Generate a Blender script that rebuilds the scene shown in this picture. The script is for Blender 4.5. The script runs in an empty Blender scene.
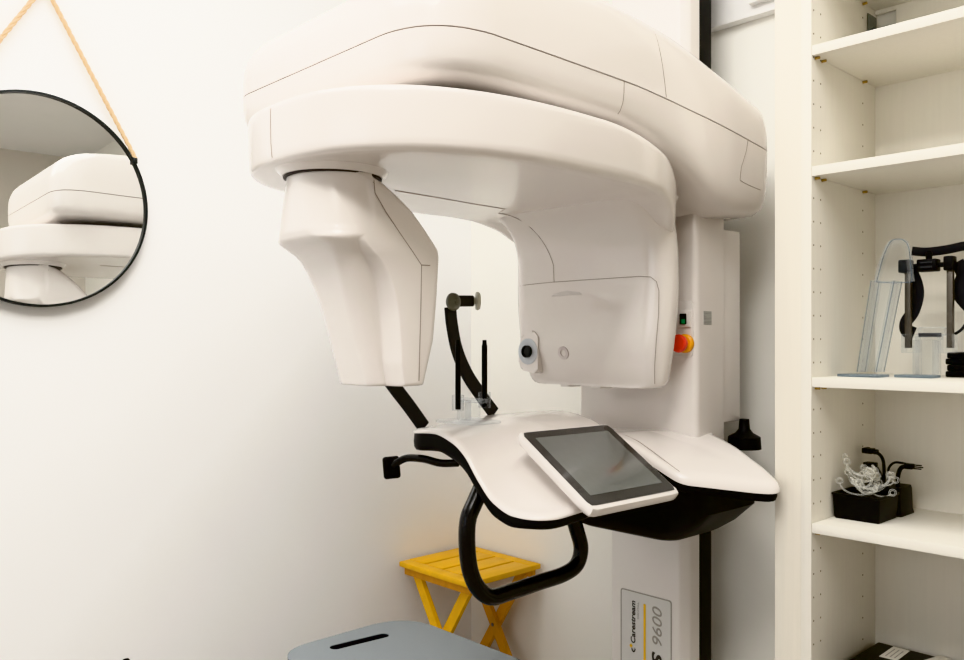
import bpy, bmesh, math, random
from mathutils import Vector, Matrix
random.seed(4)
S = bpy.context.scene
COL = S.collection
PI = math.pi
H = 1.21                       # camera height
F = 841.0
TH = math.radians(46.7)
CT, ST = math.cos(TH), math.sin(TH)

# ---- survey helpers: where a sight line meets a known plane of the room ----
def _k(px):
    r = (px - 482.0) / F
    return -(ST - CT * r) / (CT + ST * r)
def pa(px, py, a):             # plane y = a
    b = _k(px) * a
    Z = -ST * b + CT * a
    return Vector((b, a, H + (340 - py) / F * Z))
def pz(px, py, z):
    Z = (H - z) / ((py - 340) / F); X = (px - 482) / F * Z; return Vector((CT * X - ST * Z, ST * X + CT * Z, z))
def pb(px, py, b):             # plane x = b
    return pa(px, py, b / _k(px))

# ---------------------------------------------------------------- materials
MATS = {}
def mat(name, col, rough=0.5, metal=0.0, coat=0.0, noise=0.0, nscale=60.0, bump=0.0, emit=None, spec=0.5, stretch=None):
    m = bpy.data.materials.new(name); m.use_nodes = True
    nt = m.node_tree; b = nt.nodes['Principled BSDF']
    b.inputs['Base Color'].default_value = (*col, 1)
    b.inputs['Roughness'].default_value = rough
    b.inputs['Metallic'].default_value = metal
    b.inputs['Coat Weight'].default_value = coat
    b.inputs['Coat Roughness'].default_value = 0.04
    b.inputs['Specular IOR Level'].default_value = spec
    if emit:
        b.inputs['Emission Color'].default_value = (*emit[0], 1)
        b.inputs['Emission Strength'].default_value = emit[1]
    if noise or bump:
        tc = nt.nodes.new('ShaderNodeTexCoord'); nz = nt.nodes.new('ShaderNodeTexNoise')
        nz.inputs['Scale'].default_value = nscale; nz.inputs['Detail'].default_value = 4
        src = tc.outputs['Object']
        if stretch:
            mp = nt.nodes.new('ShaderNodeMapping'); mp.inputs['Scale'].default_value = stretch
            nt.links.new(src, mp.inputs['Vector']); src = mp.outputs['Vector']
        nt.links.new(src, nz.inputs['Vector'])
        if noise:
            rp = nt.nodes.new('ShaderNodeValToRGB')
            rp.color_ramp.elements[0].position = 0.3; rp.color_ramp.elements[1].position = 0.7
            rp.color_ramp.elements[0].color = (*[c * (1 - noise) for c in col], 1)
            rp.color_ramp.elements[1].color = (*[min(1, c * (1 + noise)) for c in col], 1)
            nt.links.new(nz.outputs['Fac'], rp.inputs['Fac']); nt.links.new(rp.outputs['Color'], b.inputs['Base Color'])
        if bump:
            bp = nt.nodes.new('ShaderNodeBump'); bp.inputs['Strength'].default_value = bump; bp.inputs['Distance'].default_value = 0.002
            nt.links.new(nz.outputs['Fac'], bp.inputs['Height']); nt.links.new(bp.outputs['Normal'], b.inputs['Normal'])
    MATS[name] = m
    return m
def acrylic(name, tint, edge, mn=0.0, mx_=0.42):
    m = bpy.data.materials.new(name); m.use_nodes = True
    nt = m.node_tree; nt.nodes.clear()
    out = nt.nodes.new('ShaderNodeOutputMaterial'); mx = nt.nodes.new('ShaderNodeMixShader')
    tr = nt.nodes.new('ShaderNodeBsdfTransparent'); gl = nt.nodes.new('ShaderNodeBsdfPrincipled')
    lw = nt.nodes.new('ShaderNodeLayerWeight'); lw.inputs['Blend'].default_value = 0.35
    tr.inputs['Color'].default_value = (*tint, 1)
    gl.inputs['Base Color'].default_value = (*edge, 1); gl.inputs['Roughness'].default_value = 0.05
    mr = nt.nodes.new('ShaderNodeMapRange'); mr.inputs['To Min'].default_value = mn; mr.inputs['To Max'].default_value = mx_
    nt.links.new(lw.outputs['Facing'], mr.inputs['Value'])
    nt.links.new(mr.outputs['Result'], mx.inputs['Fac'])
    nt.links.new(tr.outputs[0], mx.inputs[1]); nt.links.new(gl.outputs[0], mx.inputs[2]); nt.links.new(mx.outputs[0], out.inputs['Surface'])
    MATS[name] = m
    return m
WHITE = mat('gloss_white_plastic', (0.765, 0.722, 0.69), 0.25, coat=0.6, noise=0.006, nscale=8)
WHITE2 = mat('satin_white_plastic', (0.76, 0.725, 0.695), 0.4, coat=0.25, noise=0.006, nscale=8)
SEAM = mat('panel_gap', (0.30, 0.25, 0.21), 0.8, noise=0.05)
GAPB = mat('dark_gap', (0.03, 0.022, 0.02), 0.6, noise=0.05)
BLACK = mat('matte_black_plastic', (0.006, 0.006, 0.0065), 0.42, spec=0.12, noise=0.05, bump=0.03, nscale=300)
BLACKG = mat('gloss_black_plastic', (0.004, 0.004, 0.0045), 0.22, spec=0.35, noise=0.05)
CHAR = mat('charcoal_plastic', (0.028, 0.029, 0.031), 0.45, spec=0.3, noise=0.06, nscale=200)
KNOBM = mat('grey_green_knob', (0.16, 0.165, 0.14), 0.35, metal=0.3, noise=0.05)
PADM = mat('pale_pad', (0.50, 0.50, 0.42), 0.5, noise=0.05)
FABB = mat('webbing_and_slot_shade', (0.008, 0.008, 0.010), 0.85, noise=0.1, nscale=400, bump=0.2)  # also lines the stool slot, where it stands in for shade
WALLM = mat('white_wall_paint', (0.89, 0.89, 0.885), 0.75, noise=0.008, nscale=3, bump=0.03)
WALLB = mat('wall_paint_back_shaded', (0.86, 0.845, 0.79), 0.75, noise=0.008, nscale=3, bump=0.03)  # darker, warmer copy of the wall paint; shade put into the colour
CEILM = mat('ceiling_paint', (0.85, 0.85, 0.84), 0.8, noise=0.01, nscale=4)
FLOORM = mat('warm_wood_floor', (0.25, 0.22, 0.19), 0.45, noise=0.12, nscale=6, stretch=(1, 12, 1))
TRIMM = mat('white_trim_paint', (0.82, 0.81, 0.79), 0.5, noise=0.01)
MELA = mat('white_melamine', (0.79, 0.76, 0.685), 0.5, noise=0.012, nscale=120, stretch=(1, 1, 0.05))  # warm floor bounce is put into the base colour
MELF = mat('cream_melamine_filler', (0.79, 0.745, 0.655), 0.5, noise=0.02, nscale=140, stretch=(1, 1, 0.03))
HOLE = mat('pin_hole', (0.20, 0.15, 0.08), 0.8, noise=0.1)
PINM = mat('brass_shelf_pin', (0.45, 0.30, 0.10), 0.4, metal=0.6, noise=0.1)
STEEL = mat('zinc_bracket', (0.22, 0.24, 0.23), 0.45, metal=0.5, noise=0.15, nscale=40)
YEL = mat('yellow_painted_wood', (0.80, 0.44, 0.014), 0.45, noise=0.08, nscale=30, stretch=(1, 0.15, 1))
YELD = mat('dark_yellow_painted_wood', (0.60, 0.27, 0.015), 0.45, noise=0.1, nscale=30, stretch=(1, 1, 0.15))  # darker copy of the yellow for apron, stretchers and rear legs
GREYP = mat('blue_grey_plastic', (0.215, 0.24, 0.255), 0.5, noise=0.02, nscale=200)
ROPE = mat('tan_rope', (0.70, 0.50, 0.29), 0.85, noise=0.25, nscale=350, bump=0.5)
MIRROR = mat('mirror_glass_silver', (0.90, 0.91, 0.90), 0.0, metal=1.0, noise=0.001)
FRAMEM = mat('black_metal_frame', (0.012, 0.014, 0.014), 0.4, spec=0.3, noise=0.05)
RED = mat('red_button', (0.72, 0.035, 0.012), 0.3, coat=0.3, noise=0.03)
YELB = mat('amber_collar', (0.85, 0.36, 0.01), 0.4, noise=0.03)
GREEN = mat('green_rocker', (0.01, 0.09, 0.03), 0.3, noise=0.1, emit=((0.02, 0.5, 0.12), 0.12))
LBLG = mat('grey_label', (0.36, 0.36, 0.34), 0.6, noise=0.25, nscale=260, stretch=(0.1, 0.1, 1))
LENSR = mat('pale_blue_ring', (0.55, 0.58, 0.62), 0.4, noise=0.02)
RINGM = mat('mauve_ring_mark', (0.60, 0.54, 0.53), 0.5, noise=0.02)
BEZEL = mat('black_glass_bezel', (0.035, 0.034, 0.033), 0.08, coat=0.3, noise=0.02)
SCREEN = mat('dark_screen_glass', (0.12, 0.128, 0.122), 0.12, coat=0.5, noise=0.02, spec=1.0)
PLATE = mat('label_plate', (0.66, 0.655, 0.63), 0.45, noise=0.01)
INK = mat('dark_ink', (0.05, 0.045, 0.04), 0.6, noise=0.05)
INKG = mat('grey_ink', (0.34, 0.32, 0.29), 0.6, noise=0.05)
INKL = mat('light_grey_ink', (0.45, 0.44, 0.42), 0.6, noise=0.05)
INKY = mat('yellow_ink', (0.83, 0.50, 0.03), 0.6, noise=0.03)
PAPER = mat('paper_label', (0.72, 0.69, 0.62), 0.8, noise=0.03)
ACR = acrylic('clear_acrylic', (0.965, 0.972, 0.975), (0.74, 0.78, 0.82))
ACRE = acrylic('smoky_acrylic_edge', (0.55, 0.62, 0.68), (0.45, 0.53, 0.60), .1, .5)
SILI = acrylic('frosted_clear_plastic', (0.97, 0.97, 0.955), (0.93, 0.93, 0.90), .08, .65)
STRIP = mat('dark_column_rail', (0.016, 0.016, 0.016), 0.5, spec=.1, noise=0.08, nscale=20)

# ---------------------------------------------------------------- mesh helpers
class MB:
    def __init__(s): s.bm = bmesh.new(); s.mi = 0
    def face(s, vs):
        try:
            f = s.bm.faces.new(vs); f.material_index = s.mi; return f
        except ValueError: return None
    def loft(s, rings, cap0=True, cap1=True, closed=True):
        R = [[s.bm.verts.new(p) for p in r] for r in rings]
        n = len(R[0])
        for i in range(len(R) - 1):
            for j in range(n if closed else n - 1):
                k = (j + 1) % n
                s.face((R[i][j], R[i][k], R[i + 1][k], R[i + 1][j]))
        if cap0: s.face(list(reversed(R[0])))
        if cap1: s.face(R[-1])
        return R
    def box(s, x0, x1, y0, y1, z0, z1, bev=0.0, seg=2, M=None):
        vs = [s.bm.verts.new((x, y, z)) for x in (x0, x1) for y in (y0, y1) for z in (z0, z1)]
        if M is not None:
            for v in vs: v.co = M @ v.co
        q = [(0, 1, 3, 2), (4, 6, 7, 5), (0, 4, 5, 1), (2, 3, 7, 6), (0, 2, 6, 4), (1, 5, 7, 3)]
        fs = [s.face([vs[i] for i in f]) for f in q]
        if bev > 0:
            es = list({e for f in fs for e in f.edges})
            bmesh.ops.bevel(s.bm, geom=es, offset=bev, segments=seg, affect='EDGES', profile=0.5, material=s.mi)
    def tube(s, pts, r, n=12, cap=True, sub=0):
        pts = [Vector(p) for p in pts]
        if sub: pts = spline(pts, sub)
        rr = r if hasattr(r, '__len__') else [r] * len(pts)
        if len(rr) != len(pts):
            rr = [rr[min(len(rr) - 1, int(i * (len(rr) - 1) / max(1, len(pts) - 1) + 0.5))] for i in range(len(pts))]
        rings = []; t0 = (pts[1] - pts[0]).normalized()
        up = Vector((0, 0, 1)) if abs(t0.z) < 0.9 else Vector((1, 0, 0))
        u = t0.cross(up).normalized()
        for i, p in enumerate(pts):
            t = (pts[min(i + 1, len(pts) - 1)] - pts[max(i - 1, 0)]).normalized()
            u = (u - t * u.dot(t)).normalized(); v = t.cross(u)
            rings.append([p + rr[i] * (math.cos(2 * PI * k / n) * u + math.sin(2 * PI * k / n) * v) for k in range(n)])
        s.loft(rings, cap, cap)
    def sweep(s, pts, w, t, wdir_fn=None, nrm=Vector((1, 0, 0)), sub=0):
        """flat strap: thickness t along nrm, width w across the path"""
        pts = [Vector(p) for p in pts]
        if sub: pts = spline(pts, sub)
        rings = []
        for i, p in enumerate(pts):
            tg = (pts[min(i + 1, len(pts) - 1)] - pts[max(i - 1, 0)]).normalized()
            sd = tg.cross(nrm).normalized(); nn = sd.cross(tg).normalized()
            e = min(t * 0.35, 0.003)
            q = [(-w / 2 + e, -t / 2), (w / 2 - e, -t / 2), (w / 2, -t / 2 + e), (w / 2, t / 2 - e), (w / 2 - e, t / 2), (-w / 2 + e, t / 2), (-w / 2, t / 2 - e), (-w / 2, -t / 2 + e)]
            rings.append([p + sd * a + nn * b for a, b in q])
        s.loft(rings)
    def lathe(s, prof, c, axis=Vector((0, 0, 1)), n=32):
        axis = Vector(axis).normalized(); up = Vector((0, 0, 1)) if abs(axis.z) < 0.9 else Vector((1, 0, 0))
        u = axis.cross(up).normalized(); v = axis.cross(u); c = Vector(c)
        rings = [[c + axis * h + max(r, 1e-4) * (math.cos(2 * PI * k / n) * u + math.sin(2 * PI * k / n) * v) for k in range(n)] for r, h in prof]
        s.loft(rings)
    def prism(s, poly, axis, d0, d1, bev=0.0, seg=2):
        """poly of 2-D points extruded along 'x','y' or 'z'"""
        def mk(p, d):
            if axis == 'x': return (d, p[0], p[1])
            if axis == 'y': return (p[0], d, p[1])
            return (p[0], p[1], d)
        n = len(poly)
        A = [s.bm.verts.new(mk(p, d0)) for p in poly]; B = [s.bm.verts.new(mk(p, d1)) for p in poly]
        fs = [s.face(A), s.face(list(reversed(B)))]
        for i in range(n): fs.append(s.face((A[i], B[i], B[(i + 1) % n], A[(i + 1) % n])))
        if bev:
            es = list(set(fs[0].edges) | set(fs[1].edges))
            bmesh.ops.bevel(s.bm, geom=es, offset=bev, segments=seg, affect='EDGES', profile=0.5, material=s.mi)
    def torus(s, c, R, r, axis=Vector((0, 0, 1)), N=24, n=8):
        axis = Vector(axis).normalized(); up = Vector((0, 0, 1)) if abs(axis.z) < 0.9 else Vector((1, 0, 0))
        u = axis.cross(up).normalized(); v = axis.cross(u); c = Vector(c)
        rings = []
        for i in range(N):
            d = math.cos(2 * PI * i / N) * u + math.sin(2 * PI * i / N) * v
            rings.append([c + d * (R + r * math.cos(2 * PI * k / n)) + axis * r * math.sin(2 * PI * k / n) for k in range(n)])
        V = [[s.bm.verts.new(p) for p in rg] for rg in rings]
        for i in range(N):
            for k in range(n):
                s.face((V[i][k], V[(i + 1) % N][k], V[(i + 1) % N][(k + 1) % n], V[i][(k + 1) % n]))
    def obj(s, name, mats, parent=None, sharp=35, loc=None, fix=True, bevel=0.0):
        if not isinstance(mats, (list, tuple)): mats = [mats]
        if fix: bmesh.ops.recalc_face_normals(s.bm, faces=s.bm.faces[:])
        me = bpy.data.meshes.new(name); s.bm.to_mesh(me); s.bm.free()
        for m in mats: me.materials.append(m)
        for p in me.polygons: p.use_smooth = True
        me.set_sharp_from_angle(angle=math.radians(sharp))
        o = bpy.data.objects.new(name, me); COL.objects.link(o)
        if loc is not None: me.transform(Matrix.Translation(-Vector(loc))); o.location = loc
        if parent is not None: adopt(o, parent)
        return o

def wloc(o):
    v = Vector(o.location)
    while o.parent is not None: o = o.parent; v = v + Vector(o.location)
    return v
def adopt(o, parent):           # keep world place (parents are unrotated)
    w = wloc(parent); o.parent = parent; o.location = Vector(o.location) - w
def spline(pts, n):
    out = []; P = [pts[0] * 2 - pts[1]] + list(pts) + [pts[-1] * 2 - pts[-2]]
    for i in range(1, len(P) - 2):
        a, b, c, d = P[i - 1], P[i], P[i + 1], P[i + 2]
        for k in range(n):
            t = k / n
            out.append(0.5 * ((2 * b) + (c - a) * t + (2 * a - 5 * b + 4 * c - d) * t * t + (3 * b - a - 3 * c + d) * t ** 3))
    out.append(P[-2]); return out
def interp(x, tab):
    if x <= tab[0][0]: return tab[0][1]
    for (a, u), (b, v) in zip(tab, tab[1:]):
        if x <= b:
            t = (x - a) / (b - a); return u + (v - u) * t
    return tab[-1][1]
def sinterp(x, tab):            # monotone cubic-ish
    n = len(tab)
    if x <= tab[0][0]: return tab[0][1]
    if x >= tab[-1][0]: return tab[-1][1]
    sl = [(tab[i + 1][1] - tab[i][1]) / (tab[i + 1][0] - tab[i][0]) for i in range(n - 1)]
    m = [sl[0]] + [0 if sl[i - 1] * sl[i] <= 0 else 2 * sl[i - 1] * sl[i] / (sl[i - 1] + sl[i]) for i in range(1, n - 1)] + [sl[-1]]
    for i in range(n - 1):
        a, u = tab[i]; b, v = tab[i + 1]
        if x <= b:
            h = b - a; t = (x - a) / h
            return (2 * t**3 - 3 * t**2 + 1) * u + (t**3 - 2 * t**2 + t) * h * m[i] + (-2 * t**3 + 3 * t**2) * v + (t**3 - t**2) * h * m[i + 1]
def sstep(t): t = max(0, min(1, t)); return t * t * (3 - 2 * t)
def rpoly(pts, rad, n=8):
    """polygon with rounded corners; rad scalar or per corner"""
    N = len(pts); out = []
    for i in range(N):
        p = Vector(pts[i]).to_2d(); a = Vector(pts[i - 1]).to_2d(); b = Vector(pts[(i + 1) % N]).to_2d()
        r = rad[i] if hasattr(rad, '__len__') else rad
        u = (a - p); v = (b - p); lu, lv = u.length, v.length; u.normalize(); v.normalize()
        if r <= 1e-6: out.append(p); continue
        ang = math.acos(max(-1, min(1, u.dot(v)))); d = min(r / math.tan(ang / 2), lu * 0.499, lv * 0.499)
        s_, e_ = p + u * d, p + v * d
        for k in range(n + 1):
            t = k / n; out.append((1 - t)**2 * s_ + 2 * t * (1 - t) * (p * 0.86 + (s_ + e_) * 0.07) + t * t * e_)
    return out
def resample(poly, N):
    P = [Vector(p).to_2d() for p in poly]; P.append(P[0]); L = [0]
    for a, b in zip(P, P[1:]): L.append(L[-1] + (b - a).length)
    out = []; j = 0
    for i in range(N):
        d = L[-1] * i / N
        while L[j + 1] < d: j += 1
        t = (d - L[j]) / max(1e-9, L[j + 1] - L[j]); out.append(P[j].lerp(P[j + 1], t))
    return out

def empty(name, loc=(0, 0, 0), label=None, cat=None, group=None):
    o = bpy.data.objects.new(name, None); COL.objects.link(o); o.location = loc; o.empty_display_size = 0.05
    tag(o, label, cat, group); return o
def tag(o, label=None, cat=None, group=None, kind=None):
    if label: o['label'] = label
    if cat: o['category'] = cat
    if group: o['group'] = group
    if kind: o['kind'] = kind
    return o
def lab(o, text): o['label'] = text; return o
def copy_tree(o, loc, rot=None, label=None):
    r = o.copy(); COL.objects.link(r); r.location = loc
    if rot is not None: r.rotation_euler = rot
    if label: r['label'] = label
    for ch in o.children:
        c = ch.copy(); COL.objects.link(c); c.parent = r
    return r

# ================================================================ the room
XL, YB, XR, YF, ZC = -2.287, 2.10, 1.9, -2.5, 2.75
def struct(name, m, *boxes, bev=0.0):
    b = MB()
    for q in boxes: b.box(*q, bev=bev)
    return tag(b.obj(name, m), kind='structure')
struct('floor', FLOORM, (XL - .1, XR + .1, YF - .1, YB + .1, -0.1, 0))
struct('ceiling', CEILM, (XL - .1, XR + .1, YF - .1, YB + .1, ZC, ZC + .1))
struct('wall_left', WALLM, (XL - .1, XL, YF - .1, YB + .1, 0, ZC))
struct('wall_back', WALLB, (XL, XR + .1, YB, YB + .1, 0, ZC))
struct('wall_right', mat('low_bounce_wall_paint', (.60, .56, .50), .75, noise=.01, nscale=3), (XR, XR + .1, YF - .1, YB, 0, ZC))  # unseen wall; tone darkened to cut its bounce light
# front wall (behind the photographer) with an added opening for a fill light
WX0, WX1, WZ0, WZ1 = -1.9, 0.3, 0.85, 2.35
struct('wall_front', WALLM, (XL, WX0, YF - .1, YF, 0, ZC), (WX1, XR, YF - .1, YF, 0, ZC), (WX0, WX1, YF - .1, YF, 0, WZ0), (WX0, WX1, YF - .1, YF, WZ1, ZC))
struct('added_window_1', TRIMM, (WX0, WX0 + .05, YF - .09, YF - .02, WZ0, WZ1), (WX1 - .05, WX1, YF - .09, YF - .02, WZ0, WZ1), (WX0 + .05, WX1 - .05, YF - .09, YF - .02, WZ0, WZ0 + .05), (WX0 + .05, WX1 - .05, YF - .09, YF - .02, WZ1 - .05, WZ1), (-.82, -.78, YF - .09, YF - .02, WZ0 + .05, WZ1 - .05))  # added, unseen frame around the fill light
struct('baseboard_left', TRIMM, (XL, XL + .012, YF, YB, 0, .08), bev=.003)
struct('baseboard_back', TRIMM, (XL + .013, -.92, YB - .012, YB, 0, .08), bev=.003)
# boxed-in ledge high on the back wall beside the cabinet
struct('trim_1', TRIMM, (-1.30, -.915, YB - .035, YB, 2.075, ZC), (-1.14, -.915, YB - .06, YB - .036, 2.10, ZC), bev=.004)

# ================================================================ wall mirror
MC = Vector((XL + .006, .63, H + .348)); MR = .264
mr = empty('wall_mirror', (XL, .63, MC.z), 'round black-framed mirror hung on the white wall from a rope', 'mirror')
b = MB(); b.lathe([(MR - .003, .004), (MR - .003, .020), (MR + .003, .020), (MR + .003, .004), (MR - .003, .004)], MC, (1, 0, 0), 96); b.obj('frame', FRAMEM, mr, loc=MC).rotation_euler = (0, -.026, 0)
b = MB(); b.lathe([(0, .004), (MR - .0032, .006), (MR - .0032, .012), (0, .012)], MC, (1, 0, 0), 96); lab(b.obj('mirror_glass', MIRROR, mr, sharp=20, loc=MC), 'silvered round mirror glass reflecting the scanner').rotation_euler = (0, -.026, 0)
HK = Vector((XL + .012, .645, H + .885))
fr = {}
for sgn in (1, -1):
    p = MC + Vector((.016, sgn * MR * .885, MR * .49))
    b = MB(); b.box(p.x - .010, p.x + .006, p.y - .006, p.y + .006, p.z - .008, p.z + .008, .002); b.obj('rope_clip', FRAMEM, mr)
    b = MB(); q = p + Vector((0, sgn * .002, .006)); L = (HK - q).length; n = 90; d = (HK - q) / n
    ax = (HK - q).normalized(); u = ax.cross(Vector((1, 0, 0))).normalized(); v = ax.cross(u)
    for s3 in range(3):      # three twisted strands
        pts = [q + d * i + .0030 * (math.cos(i * .55 + s3 * 2.094) * u + math.sin(i * .55 + s3 * 2.094) * v) for i in range(n + 1)]
        b.tube(pts, .0031, 6)
    b.obj('rope', ROPE, mr)
b = MB(); b.lathe([(0, -.012), (.016, -.012), (.016, -.008), (.006, -.005), (.006, .014), (.011, .016), (.011, .022), (0, .022)], HK, (1, 0, 0), 20); b.obj('wall_hook', FRAMEM, mr)

# ================================================================ dental scanner
CX = -1.33
sc = empty('dental_scanner', (-1.33, 1.9, 0), 'tall white dental x-ray scanner with rotating arm and chin rest', 'x-ray scanner')
# --- mast
b = MB(); b.prism(rpoly([(-1.455, 1.865), (-1.235, 1.865), (-1.213, 1.885), (-1.213, 1.925), (-1.455, 1.925)], [.006, .012, .012, .0, .0], 4), 'z', .035, 2.62)
mast = b.obj('mast', WHITE2, sc)
b = MB(); b.box(-1.452, -1.2135, 1.9255, 1.985, .035, 2.62, .002); lab(b.obj('mast_rail', STRIP, sc), 'black rail along the rear of the mast')
b = MB(); b.prism(rpoly([(-1.62, 1.45), (-1.05, 1.45), (-1.05, 2.06), (-1.62, 2.06)], .06, 6), 'z', 0, .034, .006); b.obj('floor_plate', WHITE2, sc)
b = MB(); b.box(-1.40, -1.27, 1.986, YB, 2.3, 2.45, .004); b.obj('wall_bracket', STEEL, sc)
# --- name plate on the mast
yp = 1.865
b = MB()
x0, x1, z0, z1 = -1.424, -1.262, H - 1.22, H - .68
x0, x1, z0, z1 = pa(621, 587, yp).x, pa(672, 600, yp).x, .10, pa(646, 594, yp).z
b.prism(rpoly([(x0, z0), (x1, z0), (x1, z1), (x0, z1)], .008, 5), 'y', yp - .0012, yp + .001)
b.mi = 1
fo = rpoly([(x0, z0), (x1, z0), (x1, z1), (x0, z1)], .008, 5); fi = rpoly([(x0 + .0032, z0 + .0032), (x1 - .0032, z0 + .0032), (x1 - .0032, z1 - .0032), (x0 + .0032, z1 - .0032)], .006, 5)
b.loft([[(p.x, yp - .0012, p.y) for p in fo], [(p.x, yp - .0018, p.y) for p in fo], [(p.x, yp - .0018, p.y) for p in fi], [(p.x, yp - .0012, p.y) for p in fi]], False, False)
plate = b.obj('name_plate', [PLATE, INKG], sc, fix=True)
def text(body, loc, size, m, parent, name, shear=0.0, bold=0.0, sx=1.0, rotm=None, align='LEFT'):
    cu = bpy.data.curves.new(name, 'FONT'); cu.body = body; cu.size = size; cu.shear = shear; cu.offset = bold; cu.align_x = align
    cu.extrude = 0.0004; cu.resolution_u = 6
    o = bpy.data.objects.new(name + '_src', cu); COL.objects.link(o); bpy.context.view_layer.update()
    me = bpy.data.meshes.new_from_object(o.evaluated_get(bpy.context.evaluated_depsgraph_get())); bpy.data.objects.remove(o)
    R = rotm if rotm is not None else Matrix(((0, -1, 0), (0, 0, -1), (1, 0, 0)))
    me.transform(R.to_4x4() @ Matrix.Diagonal((sx, 1, 1, 1))); me.materials.clear(); me.materials.append(m)
    t = bpy.data.objects.new(name, me); COL.objects.link(t); t.location = loc; adopt(t, parent); return t
yt = yp - .0018
zof = lambda px, py: pa(px, py, yp).z
xof = lambda px: pa(px, 600, yp).x
LW = zof(634, 600) - zof(634, 644)
t1 = text('Carestream', (xof(635.5), yt, zof(634, 643.5)), .0205, INK, plate, 'maker_lettering', .12, .0004); w = max(v.co.z for v in t1.data.vertices); 
for v in t1.data.vertices: v.co.z *= (zof(634, 600.5) - zof(634, 643.5)) / w
t2 = text('DENTAL', (xof(639.2), yt, zof(638, 619)), .0075, INKL, plate, 'small_lettering'); w = max(v.co.z for v in t2.data.vertices)
for v in t2.data.vertices: v.co.z *= (zof(638, 602) - zof(638, 619)) / w
t3 = text('9600', (xof(662.0), yt, zof(656, 647)), .043, INKG, plate, 'model_number', .22, 0.0); w = max(v.co.z for v in t3.data.vertices)
for v in t3.data.vertices: v.co.z *= (zof(656, 606.5) - zof(656, 647)) / w
t4 = text('CS', (xof(662.0), yt, zof(656, 684)), .043, INK, plate, 'model_letters', .22, .0012); w = max(v.co.z for v in t4.data.vertices)
for v in t4.data.vertices: v.co.z *= (zof(656, 652) - zof(656, 684)) / w
b = MB(); xa, xb = xof(643.9), xof(646.1); b.box(xa, xb, yt - .0004, yt + .0004, .14, zof(645, 604)); b.obj('yellow_bar', INKY, plate)
# emblem: small swoosh with a yellow square
b = MB(); c = Vector((xof(633.3), yt, zof(633, 649)));
b.tube([c + Vector((-.004, 0, .003)), c + Vector((-.001, 0, -.004)), c + Vector((.004, 0, -.005)), c + Vector((.007, 0, .001)), c + Vector((.006, 0, .006))], [.0012, .0018, .002, .0016, .0006], 6, sub=4)
b.mi = 1; q = Vector((xof(631.4), yt, zof(631, 645.2))); 
b.prism([(q.x - .0055, q.z), (q.x, q.z - .006), (q.x + .0055, q.z), (q.x, q.z + .006)], 'y', yt - .0004, yt + .0004)
b.obj('emblem', [INK, INKY], plate)

# --- carriage (upper column cover)
cx0, cx1 = -1.468, -1.105
b = MB(); b.prism(rpoly([(cx0, 1.742), (cx1, 1.742), (cx1, 1.864), (cx0, 1.864)], [.012, .016, 0, 0], 5), 'z', H - .250, H + .32, .004)
car = b.obj('carriage_cover', WHITE, sc)
b = MB(); b.prism(rpoly([(cx0, 1.8665), (cx1 - .003, 1.8665), (cx1 - .003, 1.955), (-1.2, 1.955), (-1.2, 1.88), (cx0, 1.88)], [0, .003, .012, .002, 0, 0], 4), 'z', H - .205, H + .275, .003)
b.obj('carriage_rear_cover', WHITE, sc)
# control panel with switch and emergency stop
pc = pa(684.5, 328, 1.742)
b = MB(); b.prism(rpoly([(pc.x - .033, pa(684, 357, 1.742).z), (pc.x + .024, pa(684, 357, 1.742).z), (pc.x + .024, pa(684, 301, 1.742).z), (pc.x - .033, pa(684, 301, 1.742).z)], .01, 5), 'y', 1.7395, 1.744, .0012); pan = b.obj('control_panel', WHITE2, sc)
q = pa(684.5, 319, 1.739)
b = MB(); b.box(q.x - .018, q.x + .018, 1.735, 1.7395, q.z - .02, q.z + .02, .002); b.obj('switch_plate', WHITE2, pan)
b = MB(); b.box(q.x - .009, q.x + .009, 1.730, 1.7349, q.z - .013, q.z + .013, .002); b.mi = 1; b.box(q.x - .002, q.x + .0075, 1.7285, 1.7299, q.z - .011, q.z - .001, .0008); lab(b.obj('rocker_switch', [BLACK, GREEN], pan), 'black rocker switch with a green light')
q = pa(685, 343.5, 1.735)
b = MB(); b.lathe([(0, .0), (.0225, 0), (.0225, .008), (.019, .011), (0, .011)], (q.x, 1.7394, q.z), (0, -1, 0), 28); lab(b.obj('stop_collar', YELB, pan), 'yellow collar behind the stop button')
b = MB(); b.lathe([(0, .0112), (.013, .0112), (.015, .020), (.0205, .024), (.022, .032), (.019, .038), (0, .040)], (q.x, 1.7394, q.z), (0, -1, 0), 28); lab(b.obj('stop_button', RED, pan), 'red mushroom-shaped emergency stop button')
q = pb(707.5, 318, cx1)
b = MB(); b.box(cx1 - .0005, cx1 + .0007, q.y - .017, q.y + .017, q.z - .0165, q.z + .0165); lab(b.obj('rating_label', LBLG, car), 'small grey rating label')

# --- arm housing (fixed overhead arm)
AY0, AY1, AW = .845, 1.93, .320
aol = rpoly([(CX - AW - .045, AY0), (CX + AW, AY0), (CX + AW, 1.45), (CX + AW + .006, AY1 - .2), (CX + AW + .006, AY1), (CX - AW + .015, AY1), (CX - AW, AY1 - .2), (CX - AW - .02, 1.45)], [.085, .13, .3, .1, .05, .05, .1, .3], 10)
aol = resample(aol, 220)
def askel(p, s):
    y = max(AY0 + AW * .9, min(AY1 - .22, p.y)); k = Vector((CX, y)); return k + (p - k) * s
zs_ = lambda y: sinterp(y, [(.8, .512), (1.35, .508), (1.6, .490), (1.93, .452)])
zb_ = lambda y: sinterp(y, [(.8, .436), (1.33, .434), (1.45, .415), (1.6, .365), (1.72, .312), (1.80, .293), (1.95, .300)])
zt_ = lambda y: sinterp(y, [(.8, .655), (1.2, .674), (1.3, .680), (1.5, .666), (1.7, .622), (1.95, .560)])
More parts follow.
